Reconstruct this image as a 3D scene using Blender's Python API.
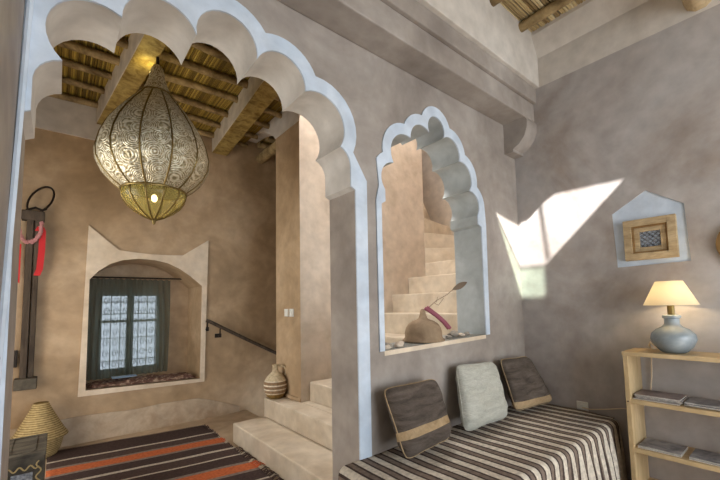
import bpy, bmesh, math, random
from mathutils import Vector, Matrix, noise
random.seed(7)
PI = math.pi
for o in list(bpy.data.objects): bpy.data.objects.remove(o)
C = bpy.context.scene.collection
S = bpy.context.scene

# ------------------------------------------------------------------ camera
HC = 1.35
F = 369.5; yaw, pitch, roll = [math.radians(v) for v in (50.7214, 4.43, -1.1214)]
fw = Vector((math.cos(yaw), math.sin(yaw), 0)); rt = Vector((math.sin(yaw), -math.cos(yaw), 0)); up = Vector((0, 0, 1))
f2 = fw*math.cos(pitch) + up*math.sin(pitch); u2 = -fw*math.sin(pitch) + up*math.cos(pitch)
r3 = rt*math.cos(roll) + u2*math.sin(roll); u3 = -rt*math.sin(roll) + u2*math.cos(roll)
cam = bpy.data.cameras.new('camera'); co = bpy.data.objects.new('camera', cam); C.objects.link(co)
M3 = Matrix((r3, u3, -f2)).transposed()
co.matrix_world = Matrix.Translation((0, 0, HC)) @ M3.to_4x4()
cam.sensor_width = 36; cam.sensor_fit = 'HORIZONTAL'; cam.lens = 36*F/720
cam.shift_y = (276.67-240)/720; cam.clip_start = 0.02
S.camera = co
# ------------------------------------------------------------------ world, sun, exposure
w = bpy.data.worlds.new('world'); S.world = w; w.use_nodes = True
bg = w.node_tree.nodes['Background']; bg.inputs[0].default_value = (0.86, 0.93, 1.0, 1); bg.inputs[1].default_value = 2.6
SD = Vector((0.84, 1.04, -1.0)).normalized()
sun = bpy.data.lights.new('sun', 'SUN'); sun.energy = 17; sun.angle = math.radians(0.6); sun.color = (1, 0.965, 0.93)
so = bpy.data.objects.new('sun', sun); C.objects.link(so); so.rotation_euler = SD.to_track_quat('-Z', 'Y').to_euler()
so.location = (-3, -3, 6)
def area(name, loc, direction, sx, sy, energy, color):
    l = bpy.data.lights.new(name, 'AREA'); l.shape = 'RECTANGLE'; l.size = sx; l.size_y = sy; l.energy = energy; l.color = color
    o = bpy.data.objects.new(name, l); C.objects.link(o); o.location = loc
    o.rotation_euler = Vector(direction).to_track_quat('-Z', 'Y').to_euler(); return o
# unseen area lamps added to fill the rooms with light
area('fill_room_back', (1.6, -2.62, 1.5), (0, 1, 0.05), 2.6, 2.5, 80, (0.90, 0.96, 1.0))
area('fill_hall_left', (-1.55, 3.4, 1.4), (1, 0, 0.12), 1.7, 2.3, 52, (1.0, 0.92, 0.80))
area('fill_stair_top', (2.28, 2.68, 4.95), (-0.05, 0.1, -1), 0.6, 1.2, 110, (1.0, 0.97, 0.94))
vs = S.view_settings; vs.view_transform = 'Standard'; vs.look = 'None'; vs.gamma = 1.0; vs.exposure = 0.10; vs.use_curve_mapping = False

# ------------------------------------------------------------------ materials
def srgb(r, g, b):
    f = lambda c: (c/255/12.92) if c/255 <= 0.04045 else ((c/255+0.055)/1.055)**2.4
    return (f(r), f(g), f(b), 1)
def newmat(name):
    m = bpy.data.materials.new(name); m.use_nodes = True
    nt = m.node_tree; return m, nt, nt.nodes['Principled BSDF']
def ramp(nt, stops, interp='LINEAR'):
    r = nt.nodes.new('ShaderNodeValToRGB'); r.color_ramp.interpolation = interp
    e = r.color_ramp.elements
    e[0].position = stops[0][0]; e[0].color = stops[0][1]; e[1].position = stops[1][0]; e[1].color = stops[1][1]
    for p, c in stops[2:]:
        x = e.new(p); x.color = c
    return r
def coords(nt, scale=(1, 1, 1), kind='Object'):
    t = nt.nodes.new('ShaderNodeTexCoord'); m = nt.nodes.new('ShaderNodeMapping'); m.inputs['Scale'].default_value = scale
    nt.links.new(t.outputs[kind], m.inputs[0]); return m
def mottled(name, c1, c2, c3=None, scale=1.6, fine=9, rough=0.6, bump=0.15, sc=(1, 1, 1), detail=7, spec=0.3):
    m, nt, b = newmat(name); mp = coords(nt, sc)
    n = nt.nodes.new('ShaderNodeTexNoise'); n.inputs['Scale'].default_value = scale; n.inputs['Detail'].default_value = detail; n.inputs['Roughness'].default_value = 0.62
    n.inputs['Distortion'].default_value = 0.5
    nt.links.new(mp.outputs[0], n.inputs[0])
    st = [(0.33, c1), (0.67, c2)]
    if c3: st.insert(1, (0.5, c3))
    r = ramp(nt, st); nt.links.new(n.outputs[0], r.inputs[0])
    n2 = nt.nodes.new('ShaderNodeTexNoise'); n2.inputs['Scale'].default_value = fine; n2.inputs['Detail'].default_value = 8
    nt.links.new(mp.outputs[0], n2.inputs[0])
    r2 = ramp(nt, [(0.3, (0.86, 0.86, 0.86, 1)), (0.7, (1.08, 1.08, 1.08, 1))]); nt.links.new(n2.outputs[0], r2.inputs[0])
    mx = nt.nodes.new('ShaderNodeMix'); mx.data_type = 'RGBA'; mx.blend_type = 'MULTIPLY'; mx.inputs[0].default_value = 1
    nt.links.new(r.outputs[0], mx.inputs[6]); nt.links.new(r2.outputs[0], mx.inputs[7]); nt.links.new(mx.outputs[2], b.inputs['Base Color'])
    b.inputs['Roughness'].default_value = rough; b.inputs['Specular IOR Level'].default_value = spec
    bp = nt.nodes.new('ShaderNodeBump'); bp.inputs['Strength'].default_value = bump; bp.inputs['Distance'].default_value = 0.02
    ad = nt.nodes.new('ShaderNodeMath'); ad.operation = 'ADD'; nt.links.new(n.outputs[0], ad.inputs[0]); nt.links.new(n2.outputs[0], ad.inputs[1])
    nt.links.new(ad.outputs[0], bp.inputs['Height']); nt.links.new(bp.outputs[0], b.inputs['Normal'])
    return m
def wood(name, c1, c2, sc=(1, 1, 12), rough=0.6, bump=0.2):
    return mottled(name, c1, c2, scale=2.2, fine=14, rough=rough, bump=bump, sc=sc)
def plain(name, c, rough=0.5, metal=0.0, **kw):
    m, nt, b = newmat(name); b.inputs['Base Color'].default_value = c; b.inputs['Roughness'].default_value = rough; b.inputs['Metallic'].default_value = metal
    n = nt.nodes.new('ShaderNodeTexNoise'); n.inputs['Scale'].default_value = 40
    bp = nt.nodes.new('ShaderNodeBump'); bp.inputs['Strength'].default_value = 0.1; bp.inputs['Distance'].default_value = 0.003
    nt.links.new(n.outputs[0], bp.inputs['Height']); nt.links.new(bp.outputs[0], b.inputs['Normal'])
    return m
def stripes(name, seq, axis=0, period=None, offset=0.0, kind='UV', rough=0.95, bumpscale=260, wobble=0.0):
    """seq = [(width, colour)...] repeated along one coordinate (metres)"""
    m, nt, b = newmat(name); t = nt.nodes.new('ShaderNodeTexCoord'); sp = nt.nodes.new('ShaderNodeSeparateXYZ')
    nt.links.new(t.outputs[kind], sp.inputs[0])
    tot = sum(s[0] for s in seq)
    src = sp.outputs[axis]
    if wobble:
        nz = nt.nodes.new('ShaderNodeTexNoise'); nz.inputs['Scale'].default_value = 3.0; nt.links.new(t.outputs[kind], nz.inputs[0])
        mm = nt.nodes.new('ShaderNodeMath'); mm.operation = 'MULTIPLY_ADD'; mm.inputs[1].default_value = wobble
        nt.links.new(nz.outputs[0], mm.inputs[0]); nt.links.new(src, mm.inputs[2]); src = mm.outputs[0]
    a = nt.nodes.new('ShaderNodeMath'); a.operation = 'MULTIPLY_ADD'; a.inputs[1].default_value = 1/tot; a.inputs[2].default_value = offset
    fr = nt.nodes.new('ShaderNodeMath'); fr.operation = 'FRACT'
    nt.links.new(src, a.inputs[0]); nt.links.new(a.outputs[0], fr.inputs[0])
    st = []; p = 0
    for wd, c in seq: st.append((p/tot, c)); p += wd
    r = ramp(nt, st, 'CONSTANT'); nt.links.new(fr.outputs[0], r.inputs[0])
    n = nt.nodes.new('ShaderNodeTexNoise'); n.inputs['Scale'].default_value = 45; n.inputs['Detail'].default_value = 6; nt.links.new(t.outputs['Object'], n.inputs[0])
    r2 = ramp(nt, [(0.3, (0.72, 0.72, 0.72, 1)), (0.7, (1.15, 1.15, 1.15, 1))]); nt.links.new(n.outputs[0], r2.inputs[0])
    mx = nt.nodes.new('ShaderNodeMix'); mx.data_type = 'RGBA'; mx.blend_type = 'MULTIPLY'; mx.inputs[0].default_value = 1
    nt.links.new(r.outputs[0], mx.inputs[6]); nt.links.new(r2.outputs[0], mx.inputs[7]); nt.links.new(mx.outputs[2], b.inputs['Base Color'])
    wv = nt.nodes.new('ShaderNodeTexNoise'); wv.inputs['Scale'].default_value = bumpscale; nt.links.new(t.outputs['Object'], wv.inputs[0])
    bp = nt.nodes.new('ShaderNodeBump'); bp.inputs['Strength'].default_value = 0.5; bp.inputs['Distance'].default_value = 0.004
    nt.links.new(wv.outputs[0], bp.inputs['Height']); nt.links.new(bp.outputs[0], b.inputs['Normal'])
    b.inputs['Roughness'].default_value = rough; b.inputs['Specular IOR Level'].default_value = 0.1
    return m
MT = {}
MT['wall'] = mottled('grey_tadelakt', srgb(142, 133, 126), srgb(172, 164, 157), srgb(157, 148, 140), rough=0.5)
MT['wall_right'] = mottled('grey_pink_tadelakt', srgb(146, 132, 120), srgb(184, 180, 178), srgb(168, 160, 155), scale=1.0, rough=0.5)
MT['pale'] = mottled('pale_limewash', srgb(198, 190, 180), srgb(214, 208, 200), rough=0.7)
MT['hall'] = mottled('ochre_tadelakt', srgb(160, 136, 106), srgb(196, 172, 142), srgb(180, 155, 124), rough=0.5)
MT['stairwall'] = mottled('pink_tadelakt', srgb(184, 168, 150), srgb(208, 194, 178), rough=0.55)
MT['band'] = mottled('blue_white_paint', srgb(190, 204, 220), srgb(212, 222, 234), scale=4, rough=0.6, bump=0.08)
MT['soffit'] = mottled('pale_grey_soffit', srgb(196, 192, 186), srgb(214, 211, 206), scale=3, rough=0.6, bump=0.08)
MT['reveal'] = mottled('blue_grey_reveal', srgb(160, 166, 166), srgb(182, 188, 190), scale=3, rough=0.6, bump=0.08)
MT['cream'] = mottled('cream_plaster', srgb(214, 196, 172), srgb(228, 214, 194), scale=3, rough=0.6, bump=0.08)
MT['dado'] = mottled('worn_dado', srgb(168, 146, 122), srgb(206, 190, 168), scale=4, rough=0.6)
MT['step'] = mottled('stair_cement', srgb(188, 172, 150), srgb(212, 200, 182), scale=3, rough=0.45)
MT['floor'] = mottled('cement_floor', srgb(166, 144, 118), srgb(192, 172, 146), scale=3, rough=0.4)
MT['rafter'] = wood('eucalyptus_pole', srgb(96, 76, 46), srgb(184, 160, 116), sc=(3, 3, 3))
MT['beam'] = mottled('plastered_beam_side', srgb(176, 164, 146), srgb(206, 196, 178), scale=5, rough=0.7)
MT['beam_wood'] = mottled('lantern_lit_beam_wood', srgb(112, 88, 40), srgb(176, 154, 92), scale=14, rough=0.7)  # mottled wood, with the lantern's yellow light put into its colour
def reedmat(name, axis, c1, c2, c3, pit, off):
    m, nt, b = newmat(name); t = nt.nodes.new('ShaderNodeTexCoord'); sp = nt.nodes.new('ShaderNodeSeparateXYZ'); nt.links.new(t.outputs['Object'], sp.inputs[0])
    mu = nt.nodes.new('ShaderNodeMath'); mu.operation = 'MULTIPLY_ADD'; mu.inputs[1].default_value = 1/pit; mu.inputs[2].default_value = off
    fl = nt.nodes.new('ShaderNodeMath'); fl.operation = 'FLOOR'; wn = nt.nodes.new('ShaderNodeTexWhiteNoise'); wn.noise_dimensions = '1D'
    nt.links.new(sp.outputs[axis], mu.inputs[0]); nt.links.new(mu.outputs[0], fl.inputs[0]); nt.links.new(fl.outputs[0], wn.inputs['W'])
    r = ramp(nt, [(0.0, c1), (1.0, c3), (0.5, c2)]); nt.links.new(wn.outputs[0], r.inputs[0]); nt.links.new(r.outputs[0], b.inputs['Base Color'])
    b.inputs['Roughness'].default_value = 0.6
    return m
MT['reed_hall'] = reedmat('golden_reeds', 0, srgb(96, 76, 26), srgb(146, 120, 48), srgb(186, 160, 76), 0.017, 0.94/0.017+0.5)
MT['reed_room'] = reedmat('straw_reeds', 1, srgb(128, 104, 66), srgb(190, 168, 122), srgb(220, 204, 164), 0.022, 2.69/0.022+0.5)
MT['dark_back'] = plain('mud_roof', srgb(60, 44, 26), 0.9)
MT['pine'] = wood('pine_wood', srgb(184, 158, 116), srgb(210, 186, 146), sc=(6, 1, 1), rough=0.45, bump=0.05)
MT['oldwood'] = wood('old_dark_wood', srgb(54, 46, 40), srgb(96, 84, 72), sc=(6, 6, 1), rough=0.8, bump=0.4)
MT['greywood'] = wood('weathered_chest_wood', srgb(62, 58, 52), srgb(108, 102, 90), sc=(2, 8, 2), rough=0.8, bump=0.3)
MT['carved'] = wood('carved_wood', srgb(160, 138, 104), srgb(200, 178, 142), sc=(2, 2, 8), rough=0.7, bump=0.3)
MT['carved_dark'] = wood('carved_wood_dark', srgb(120, 90, 54), srgb(160, 128, 82), sc=(2, 2, 8), rough=0.7, bump=0.3)
MT['iron'] = plain('dark_iron', srgb(48, 42, 38), 0.5, 0.7)
MT['iron_soft'] = plain('painted_iron', srgb(40, 36, 34), 0.6)
MT['white_plastic'] = plain('white_plastic', srgb(226, 226, 220), 0.35)
MT['cord'] = plain('cream_cord', srgb(224, 206, 176), 0.5)
MT['rugdark'] = None
DK, DK2, WH, OR, GR = srgb(70, 57, 54), srgb(78, 64, 60), srgb(184, 174, 160), srgb(184, 100, 62), srgb(126, 114, 106)
rugseq = [(0.03, GR), (0.30, DK), (0.032, WH), (0.15, DK2), (0.04, GR), (0.15, OR), (0.04, GR), (0.16, DK), (0.035, WH), (0.165, DK2), (0.03, WH), (0.17, DK), (0.04, GR), (0.15, OR), (0.04, GR), (0.17, DK), (0.03, WH), (0.17, DK2), (0.03, WH), (0.17, DK)]
MT['rug'] = stripes('kilim_wool', rugseq, axis=1, bumpscale=120, wobble=0.02)
CRM, DB, TP = srgb(212, 203, 188), srgb(78, 66, 62), srgb(128, 114, 104)
MT['blanket'] = stripes('striped_blanket', [(0.046, CRM), (0.015, DB), (0.030, TP), (0.016, DB)], axis=0, wobble=0.01)
MT['pillow_dark'] = mottled('charcoal_wool', srgb(74, 66, 60), srgb(108, 98, 90), scale=6, fine=60, rough=0.95, bump=0.5, sc=(1, 1, 5), spec=0.1)
MT['pillow_tan'] = mottled('tan_wool_band', srgb(156, 132, 100), srgb(188, 164, 130), scale=6, fine=60, rough=0.95, bump=0.5, spec=0.1)
MT['pillow_light'] = mottled('grey_white_wool', srgb(172, 172, 162), srgb(194, 194, 184), scale=8, fine=60, rough=0.95, bump=0.4, sc=(1, 1, 4), spec=0.1)
MT['magazine'] = mottled('magazine_cover', srgb(60, 64, 76), srgb(176, 174, 176), scale=9, rough=0.3, bump=0.0)
MT['magazine2'] = mottled('magazine_cover_violet', srgb(98, 84, 88), srgb(168, 154, 152), scale=7, rough=0.35, bump=0.0)
MT['paper'] = stripes('page_edges', [(0.002, srgb(220, 216, 208)), (0.0015, srgb(150, 146, 140))], axis=2, kind='Object')
MT['lampbase'] = mottled('blue_grey_ceramic', srgb(118, 130, 138), srgb(156, 166, 172), scale=6, rough=0.25, bump=0.03, spec=0.6)
MT['stone'] = mottled('grey_stone', srgb(112, 104, 94), srgb(176, 166, 152), scale=14, rough=0.8)
MT['shell'] = mottled('pale_shell', srgb(190, 172, 152), srgb(222, 208, 190), scale=14, rough=0.6)
MT['clay'] = mottled('clay', srgb(126, 104, 82), srgb(160, 138, 112), scale=8, rough=0.8, bump=0.3)
MT['pink'] = plain('mauve_cloth', srgb(140, 78, 92), 0.9)
MT['lei'] = plain('pink_fluff', srgb(190, 134, 134), 0.95)
MT['red'] = plain('red_ribbon', srgb(200, 22, 30), 0.6)
MT['leaf'] = plain('dry_leaf', srgb(112, 96, 80), 0.8)
MT['basket'] = stripes('woven_straw', [(0.012, srgb(182, 162, 118)), (0.006, srgb(132, 110, 70))], axis=2, kind='Object', bumpscale=90, wobble=0.006)
MT['jug'] = stripes('striped_jug_glaze', [(0.05, srgb(150, 122, 72)), (0.012, srgb(226, 214, 192)), (0.03, srgb(158, 132, 104)), (0.014, srgb(230, 220, 200)), (0.028, srgb(150, 124, 98)), (0.014, srgb(230, 220, 200)), (0.03, srgb(146, 120, 92)), (0.012, srgb(226, 214, 192)), (0.16, srgb(206, 190, 160))], axis=2, kind='Object', rough=0.45)
MT['bluegrey'] = mottled('painted_panel', srgb(44, 54, 74), srgb(160, 164, 168), scale=40, rough=0.7)
MT['yellowpaint'] = plain('yellow_scroll_paint', srgb(160, 142, 98), 0.7)
MT['sillrug'] = mottled('patterned_sill_rug', srgb(66, 48, 44), srgb(196, 176, 156), srgb(112, 82, 72), scale=22, fine=50, rough=0.95)
MT['blue_cloth'] = plain('blue_glossy_cover', srgb(140, 170, 205), 0.3)
# lantern metal
def lantern_metal():
    m, nt, b = newmat('embossed_silver_brass'); mp = coords(nt)
    v = nt.nodes.new('ShaderNodeTexVoronoi'); v.inputs['Scale'].default_value = 8.0; nt.links.new(mp.outputs[0], v.inputs[0])
    ml = nt.nodes.new('ShaderNodeMath'); ml.operation = 'MULTIPLY'; ml.inputs[1].default_value = 62; nt.links.new(v.outputs['Distance'], ml.inputs[0])
    si = nt.nodes.new('ShaderNodeMath'); si.operation = 'SINE'; nt.links.new(ml.outputs[0], si.inputs[0])
    v2 = nt.nodes.new('ShaderNodeTexVoronoi'); v2.inputs['Scale'].default_value = 48; nt.links.new(mp.outputs[0], v2.inputs[0])
    ad = nt.nodes.new('ShaderNodeMath'); ad.operation = 'MULTIPLY_ADD'; ad.inputs[1].default_value = 0.35; nt.links.new(si.outputs[0], ad.inputs[0]); nt.links.new(v2.outputs['Distance'], ad.inputs[2])
    r = ramp(nt, [(0.1, srgb(140, 128, 96)), (0.8, srgb(216, 210, 190)), (0.45, srgb(186, 176, 146))]); nt.links.new(ad.outputs[0], r.inputs[0]); nt.links.new(r.outputs[0], b.inputs['Base Color'])
    bp = nt.nodes.new('ShaderNodeBump'); bp.inputs['Strength'].default_value = 0.45; bp.inputs['Distance'].default_value = 0.010
    nt.links.new(ad.outputs[0], bp.inputs['Height']); nt.links.new(bp.outputs[0], b.inputs['Normal'])
    b.inputs['Metallic'].default_value = 0.55; b.inputs['Roughness'].default_value = 0.42
    return m
MT['lantern'] = lantern_metal()
MT['brass'] = plain('brass_rib', srgb(120, 102, 60), 0.4, 0.8)
def translucent(name, col, mix=0.6, transp=0.0, rough=0.5):
    m, nt, b = newmat(name); out = nt.nodes['Material Output']
    t = nt.nodes.new('ShaderNodeBsdfTranslucent'); t.inputs[0].default_value = col; b.inputs['Base Color'].default_value = col; b.inputs['Roughness'].default_value = rough
    mx = nt.nodes.new('ShaderNodeMixShader'); mx.inputs[0].default_value = mix
    nt.links.new(b.outputs[0], mx.inputs[1]); nt.links.new(t.outputs[0], mx.inputs[2]); last = mx
    if transp:
        tr = nt.nodes.new('ShaderNodeBsdfTransparent'); m2 = nt.nodes.new('ShaderNodeMixShader'); m2.inputs[0].default_value = transp
        nt.links.new(mx.outputs[0], m2.inputs[1]); nt.links.new(tr.outputs[0], m2.inputs[2]); last = m2
    nt.links.new(last.outputs[0], out.inputs[0]); return m
MT['amber'] = translucent('amber_glass', srgb(170, 158, 92), 0.35, 0.45, 0.15)
MT['shade'] = translucent('lamp_shade_cloth', srgb(226, 214, 186), 0.28)
MT['curtain'] = translucent('grey_green_voile', srgb(124, 128, 114), 0.6, 0.2, 0.9)
def glass(name, col, rough=0.0):
    m, nt, b = newmat(name); out = nt.nodes['Material Output']
    tr = nt.nodes.new('ShaderNodeBsdfTransparent'); tr.inputs[0].default_value = col
    g = nt.nodes.new('ShaderNodeBsdfGlossy'); g.inputs['Roughness'].default_value = 0.05
    mx = nt.nodes.new('ShaderNodeMixShader'); mx.inputs[0].default_value = 0.06
    nt.links.new(tr.outputs[0], mx.inputs[1]); nt.links.new(g.outputs[0], mx.inputs[2]); nt.links.new(mx.outputs[0], out.inputs[0]); return m
MT['pane'] = glass('window_glass', (0.92, 0.96, 1, 1))
MT['green_pane'] = glass('green_roof_glass', (0.74, 0.84, 0.76, 1))
def emis(name, c, s):
    m, nt, b = newmat(name); b.inputs['Emission Color'].default_value = c; b.inputs['Emission Strength'].default_value = s; b.inputs['Base Color'].default_value = c; return m
MT['bulb'] = emis('warm_bulb', (1, 0.78, 0.36, 1), 8)

# ------------------------------------------------------------------ mesh helpers
class MB:
    def __init__(s): s.v = []; s.f = []; s.uv = None
    def add(s, vs, fs):
        n = len(s.v); s.v += [tuple(v) for v in vs]; s.f += [tuple(i+n for i in f) for f in fs]; return s
    def box(s, x0, y0, z0, x1, y1, z1):
        return s.add([(x0,y0,z0),(x1,y0,z0),(x1,y1,z0),(x0,y1,z0),(x0,y0,z1),(x1,y0,z1),(x1,y1,z1),(x0,y1,z1)],
                     [(0,3,2,1),(4,5,6,7),(0,1,5,4),(1,2,6,5),(2,3,7,6),(3,0,4,7)])
    def hexa(s, b, t):
        return s.add(list(b)+list(t), [(0,3,2,1),(4,5,6,7),(0,1,5,4),(1,2,6,5),(2,3,7,6),(3,0,4,7)])
    def tube(s, pts, r, n=8, closed=False, caps=True):
        pts = [Vector(p) for p in pts]; rs = r if isinstance(r, (list, tuple)) else [r]*len(pts)
        vs = []; fs = []; k = len(pts)
        t0 = None
        for i, p in enumerate(pts):
            a = pts[(i-1) % k] if (closed or i > 0) else p; b = pts[(i+1) % k] if (closed or i < k-1) else p
            d = (b-a).normalized()
            if t0 is None:
                ref = Vector((0, 0, 1)) if abs(d.z) < 0.9 else Vector((1, 0, 0)); t0 = d.cross(ref).normalized()
            t0 = (t0 - d*t0.dot(d)).normalized(); b2 = d.cross(t0)
            for j in range(n):
                a_ = 2*PI*j/n; vs.append(p + (t0*math.cos(a_)+b2*math.sin(a_))*rs[i])
        for i in range(k if closed else k-1):
            for j in range(n):
                i2 = (i+1) % k
                fs.append((i*n+j, i*n+(j+1) % n, i2*n+(j+1) % n, i2*n+j))
        if caps and not closed: fs.append(tuple(range(n))[::-1]); fs.append(tuple((k-1)*n+j for j in range(n)))
        return s.add(vs, fs)
    def lathe(s, prof, c=(0, 0, 0), n=32, a0=0, a1=2*PI, cap=False):
        full = abs(a1-a0-2*PI) < 1e-6; m = n if full else n+1; vs = []; fs = []
        for r, z in prof:
            for j in range(m):
                a = a0+(a1-a0)*j/n; vs.append((c[0]+r*math.cos(a), c[1]+r*math.sin(a), c[2]+z))
        for i in range(len(prof)-1):
            for j in range(n):
                j2 = (j+1) % m; fs.append((i*m+j, i*m+j2, (i+1)*m+j2, (i+1)*m+j))
        if cap and full:
            fs.append(tuple(range(m))[::-1]); fs.append(tuple((len(prof)-1)*m+j for j in range(m)))
        return s.add(vs, fs)
    def blob(s, c, r, seed=0, amp=0.15, n=10, m=7):
        vs = []; fs = []; c = Vector(c)
        for i in range(m+1):
            th = PI*i/m
            for j in range(n):
                ph = 2*PI*j/n; d = Vector((math.sin(th)*math.cos(ph), math.sin(th)*math.sin(ph), math.cos(th)))
                k = 1+amp*noise.noise(d*1.7+Vector((seed, seed*2.3, 0)))*2
                vs.append(c+Vector((d.x*r[0]*k, d.y*r[1]*k, d.z*r[2]*k)))
        for i in range(m):
            for j in range(n): fs.append((i*n+j, (i+1)*n+j, (i+1)*n+(j+1) % n, i*n+(j+1) % n))
        return s.add(vs, fs)
    def mesh(s, name):
        me = bpy.data.meshes.new(name); me.from_pydata(s.v, [], s.f); me.update()
        bm = bmesh.new(); bm.from_mesh(me); bmesh.ops.recalc_face_normals(bm, faces=bm.faces); bm.to_mesh(me); bm.free(); return me
    def build(s, name, mat, parent=None, smooth=None, bevel=0.0):
        return link(name, s.mesh(name), mat, parent, smooth, bevel)
def link(name, me, mat, parent=None, smooth=None, bevel=0.0):
    o = bpy.data.objects.new(name, me); C.objects.link(o)
    mats = mat if isinstance(mat, list) else [mat]
    me.materials.clear()
    for m in mats: me.materials.append(MT[m])
    if smooth:
        me.shade_smooth(); me.set_sharp_from_angle(angle=math.radians(smooth))
    if bevel:
        md = o.modifiers.new('bevel', 'BEVEL'); md.width = bevel; md.segments = 2; md.limit_method = 'ANGLE'
    if parent: setparent(o, parent)
    return o
def setparent(o, p):
    # every helper builds in world coordinates; keep them when parenting under an Empty at the thing's base
    o.parent = p
    off = Vector((0, 0, 0)); q = p
    while q: off += q.location; q = q.parent
    o.location = -off
    # move data instead so the child sits at its parent's origin
def thing(name, loc, label, cat, group=None):
    o = bpy.data.objects.new(name, None); o.empty_display_size = 0.1; C.objects.link(o); o.location = loc
    return tag(o, label, cat, group)
def tag(o, label=None, cat=None, group=None, kind=None):
    if label: o['label'] = label
    if cat: o['category'] = cat
    if group: o['group'] = group
    if kind: o['kind'] = kind
    return o
def struct(o, label=None, cat=None): 
    o['kind'] = 'structure'
    return tag(o, label, cat)
def stuff(o): o['kind'] = 'stuff'; return o
def flat(loops, depth, plane, base):
    """extruded filled outline with holes; loops in 2D; plane 'xz' (depth along +y from base) or 'yz' (depth along +x from base) or 'xy' (along +z)."""
    cu = bpy.data.curves.new('t', 'CURVE'); cu.dimensions = '2D'; cu.fill_mode = 'BOTH'; cu.extrude = depth/2
    for lp in loops:
        sp = cu.splines.new('POLY'); sp.points.add(len(lp)-1)
        for p, q in zip(sp.points, lp): p.co = (q[0], q[1], 0, 1)
        sp.use_cyclic_u = True
    ob = bpy.data.objects.new('t', cu); me = bpy.data.meshes.new_from_object(ob)
    bpy.data.objects.remove(ob); bpy.data.curves.remove(cu)
    for v in me.vertices:
        a, b, c = v.co
        if plane == 'xz': v.co = (a, base+depth/2+c, b)
        elif plane == 'yz': v.co = (base+depth/2+c, a, b)
        else: v.co = (a, b, base+depth/2+c)
    bm = bmesh.new(); bm.from_mesh(me); bmesh.ops.remove_doubles(bm, verts=bm.verts, dist=1e-5); bmesh.ops.recalc_face_normals(bm, faces=bm.faces); bm.to_mesh(me); bm.free()
    return me
def arc3(p, q, h, n=12, skip_first=False):
    """arc from p to q bulging h to the left of p->q"""
    p = Vector(p); q = Vector(q); c = (q-p).length; r = ((c/2)**2+h*h)/(2*h); d = (q-p).normalized(); nrm = Vector((-d.y, d.x))
    ctr = (p+q)/2 + nrm*(h-r)
    a0 = math.atan2(p.y-ctr.y, p.x-ctr.x); a1 = math.atan2(q.y-ctr.y, q.x-ctr.x)
    while a1 > a0: a1 -= 2*PI
    return [(ctr.x+r*math.cos(a0+(a1-a0)*i/n), ctr.y+r*math.sin(a0+(a1-a0)*i/n)) for i in range(1 if skip_first else 0, n+1)], ctr, r
def offset_loop(pts, d):
    """outward offset (union of discs along an open polyline, taken as outermost normals) - simple vertex normal offset"""
    out = []
    for i, p in enumerate(pts):
        a = Vector(pts[max(0, i-1)]); b = Vector(pts[min(len(pts)-1, i+1)]); t = (b-a).normalized(); n = Vector((-t.y, t.x)); out.append(tuple(Vector(p)+n*d))
    return out
def foil_outer(arcs, d, n=12):
    """outer contour of a lobed band: offset each arc radius by d and trim neighbours at their intersections"""
    circ = [(c, r+d) for (_, c, r) in arcs]; inter = []
    for (c1, r1), (c2, r2) in zip(circ, circ[1:]):
        v = c2-c1; L = v.length; a = (r1*r1-r2*r2+L*L)/(2*L); h = math.sqrt(max(0, r1*r1-a*a)); m = c1+v*(a/L); nn = Vector((-v.y, v.x))/L
        inter.append(m+nn*h)
    return circ, inter

# ------------------------------------------------------------------ the arch wall (front face y = 1.72, back y = 1.99)
Y0, Y1 = 1.72, 1.99
XR = 3.355
cus = [(-0.018, 2.285), (0.165, 2.55), (0.455, 2.612), (0.749, 2.617), (1.034, 2.551), (1.272, 2.295)]
hh = [0.14, 0.125, 0.175, 0.125, 0.14]
arcsA = [arc3(cus[i], cus[i+1], hh[i], 14) for i in range(5)]
inner = [(-0.126, 0.0), (-0.126, 2.05), (-0.098, 2.065), (-0.098, 2.19)] + arc3((-0.098, 2.19), cus[0], 0.02, 5)[0][1:]
for a, c, r in arcsA: inner += a[1:]
inner += arc3(cus[5], (1.345, 2.19), 0.02, 5)[0][1:] + [(1.345, 2.065), (1.378, 2.05), (1.374, 0.0)]
# niche opening
NC = [(1.625, 2.10), (1.708, 2.297), (1.884, 2.518), (2.09, 2.618), (2.255, 2.618), (2.447, 2.481), (2.57, 2.262), (2.675, 2.075)]
nh = [0.07, 0.10, 0.075, 0.145, 0.09, 0.095, 0.075]
arcsN = [arc3(NC[i], NC[i+1], nh[i], 12) for i in range(7)]
SILL_L, SILL_R = 1.062, 1.09
ninner = [(1.590, SILL_L), (1.590, 2.0), (1.625, 2.02), (1.625, 2.10)]
for a, c, r in arcsN: ninner += a[1:]
ninner += [(2.675, 2.0), (2.722, 1.985), (2.722, SILL_R)]
def loboutline(lo, lo_out, arcs, d, hi_out, hi):
    circ, inter = foil_outer(arcs, d)
    pts = []
    starts = [None]+inter; ends = inter+[None]
    for k, (c, r) in enumerate(circ):
        p = starts[k] if starts[k] is not None else Vector(lo_out)
        q = ends[k] if ends[k] is not None else Vector(hi_out)
        a0 = math.atan2(p.y-c.y, p.x-c.x); a1 = math.atan2(q.y-c.y, q.x-c.x)
        while a1 > a0: a1 -= 2*PI
        if a0-a1 > 1.6*PI: a1 += 2*PI
        for i in range(11):
            a = a0+(a1-a0)*i/10; pts.append((c.x+r*math.cos(a), c.y+r*math.sin(a)))
    return pts
outA = [(-0.215, 0.0), (-0.215, 2.12), (-0.20, 2.22), (-0.15, 2.28)] + loboutline(None, (-0.103, 2.33), arcsA, 0.088, (1.425, 2.25), None) + [(1.468, 2.12), (1.462, 0.0)]
outN = [(1.548, SILL_L-0.0), (1.545, 2.02), (1.572, 2.12)] + loboutline(None, (1.60, 2.26), arcsN, 0.075, (2.73, 2.17), None) + [(2.79, 2.0), (2.775, SILL_R)]
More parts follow.
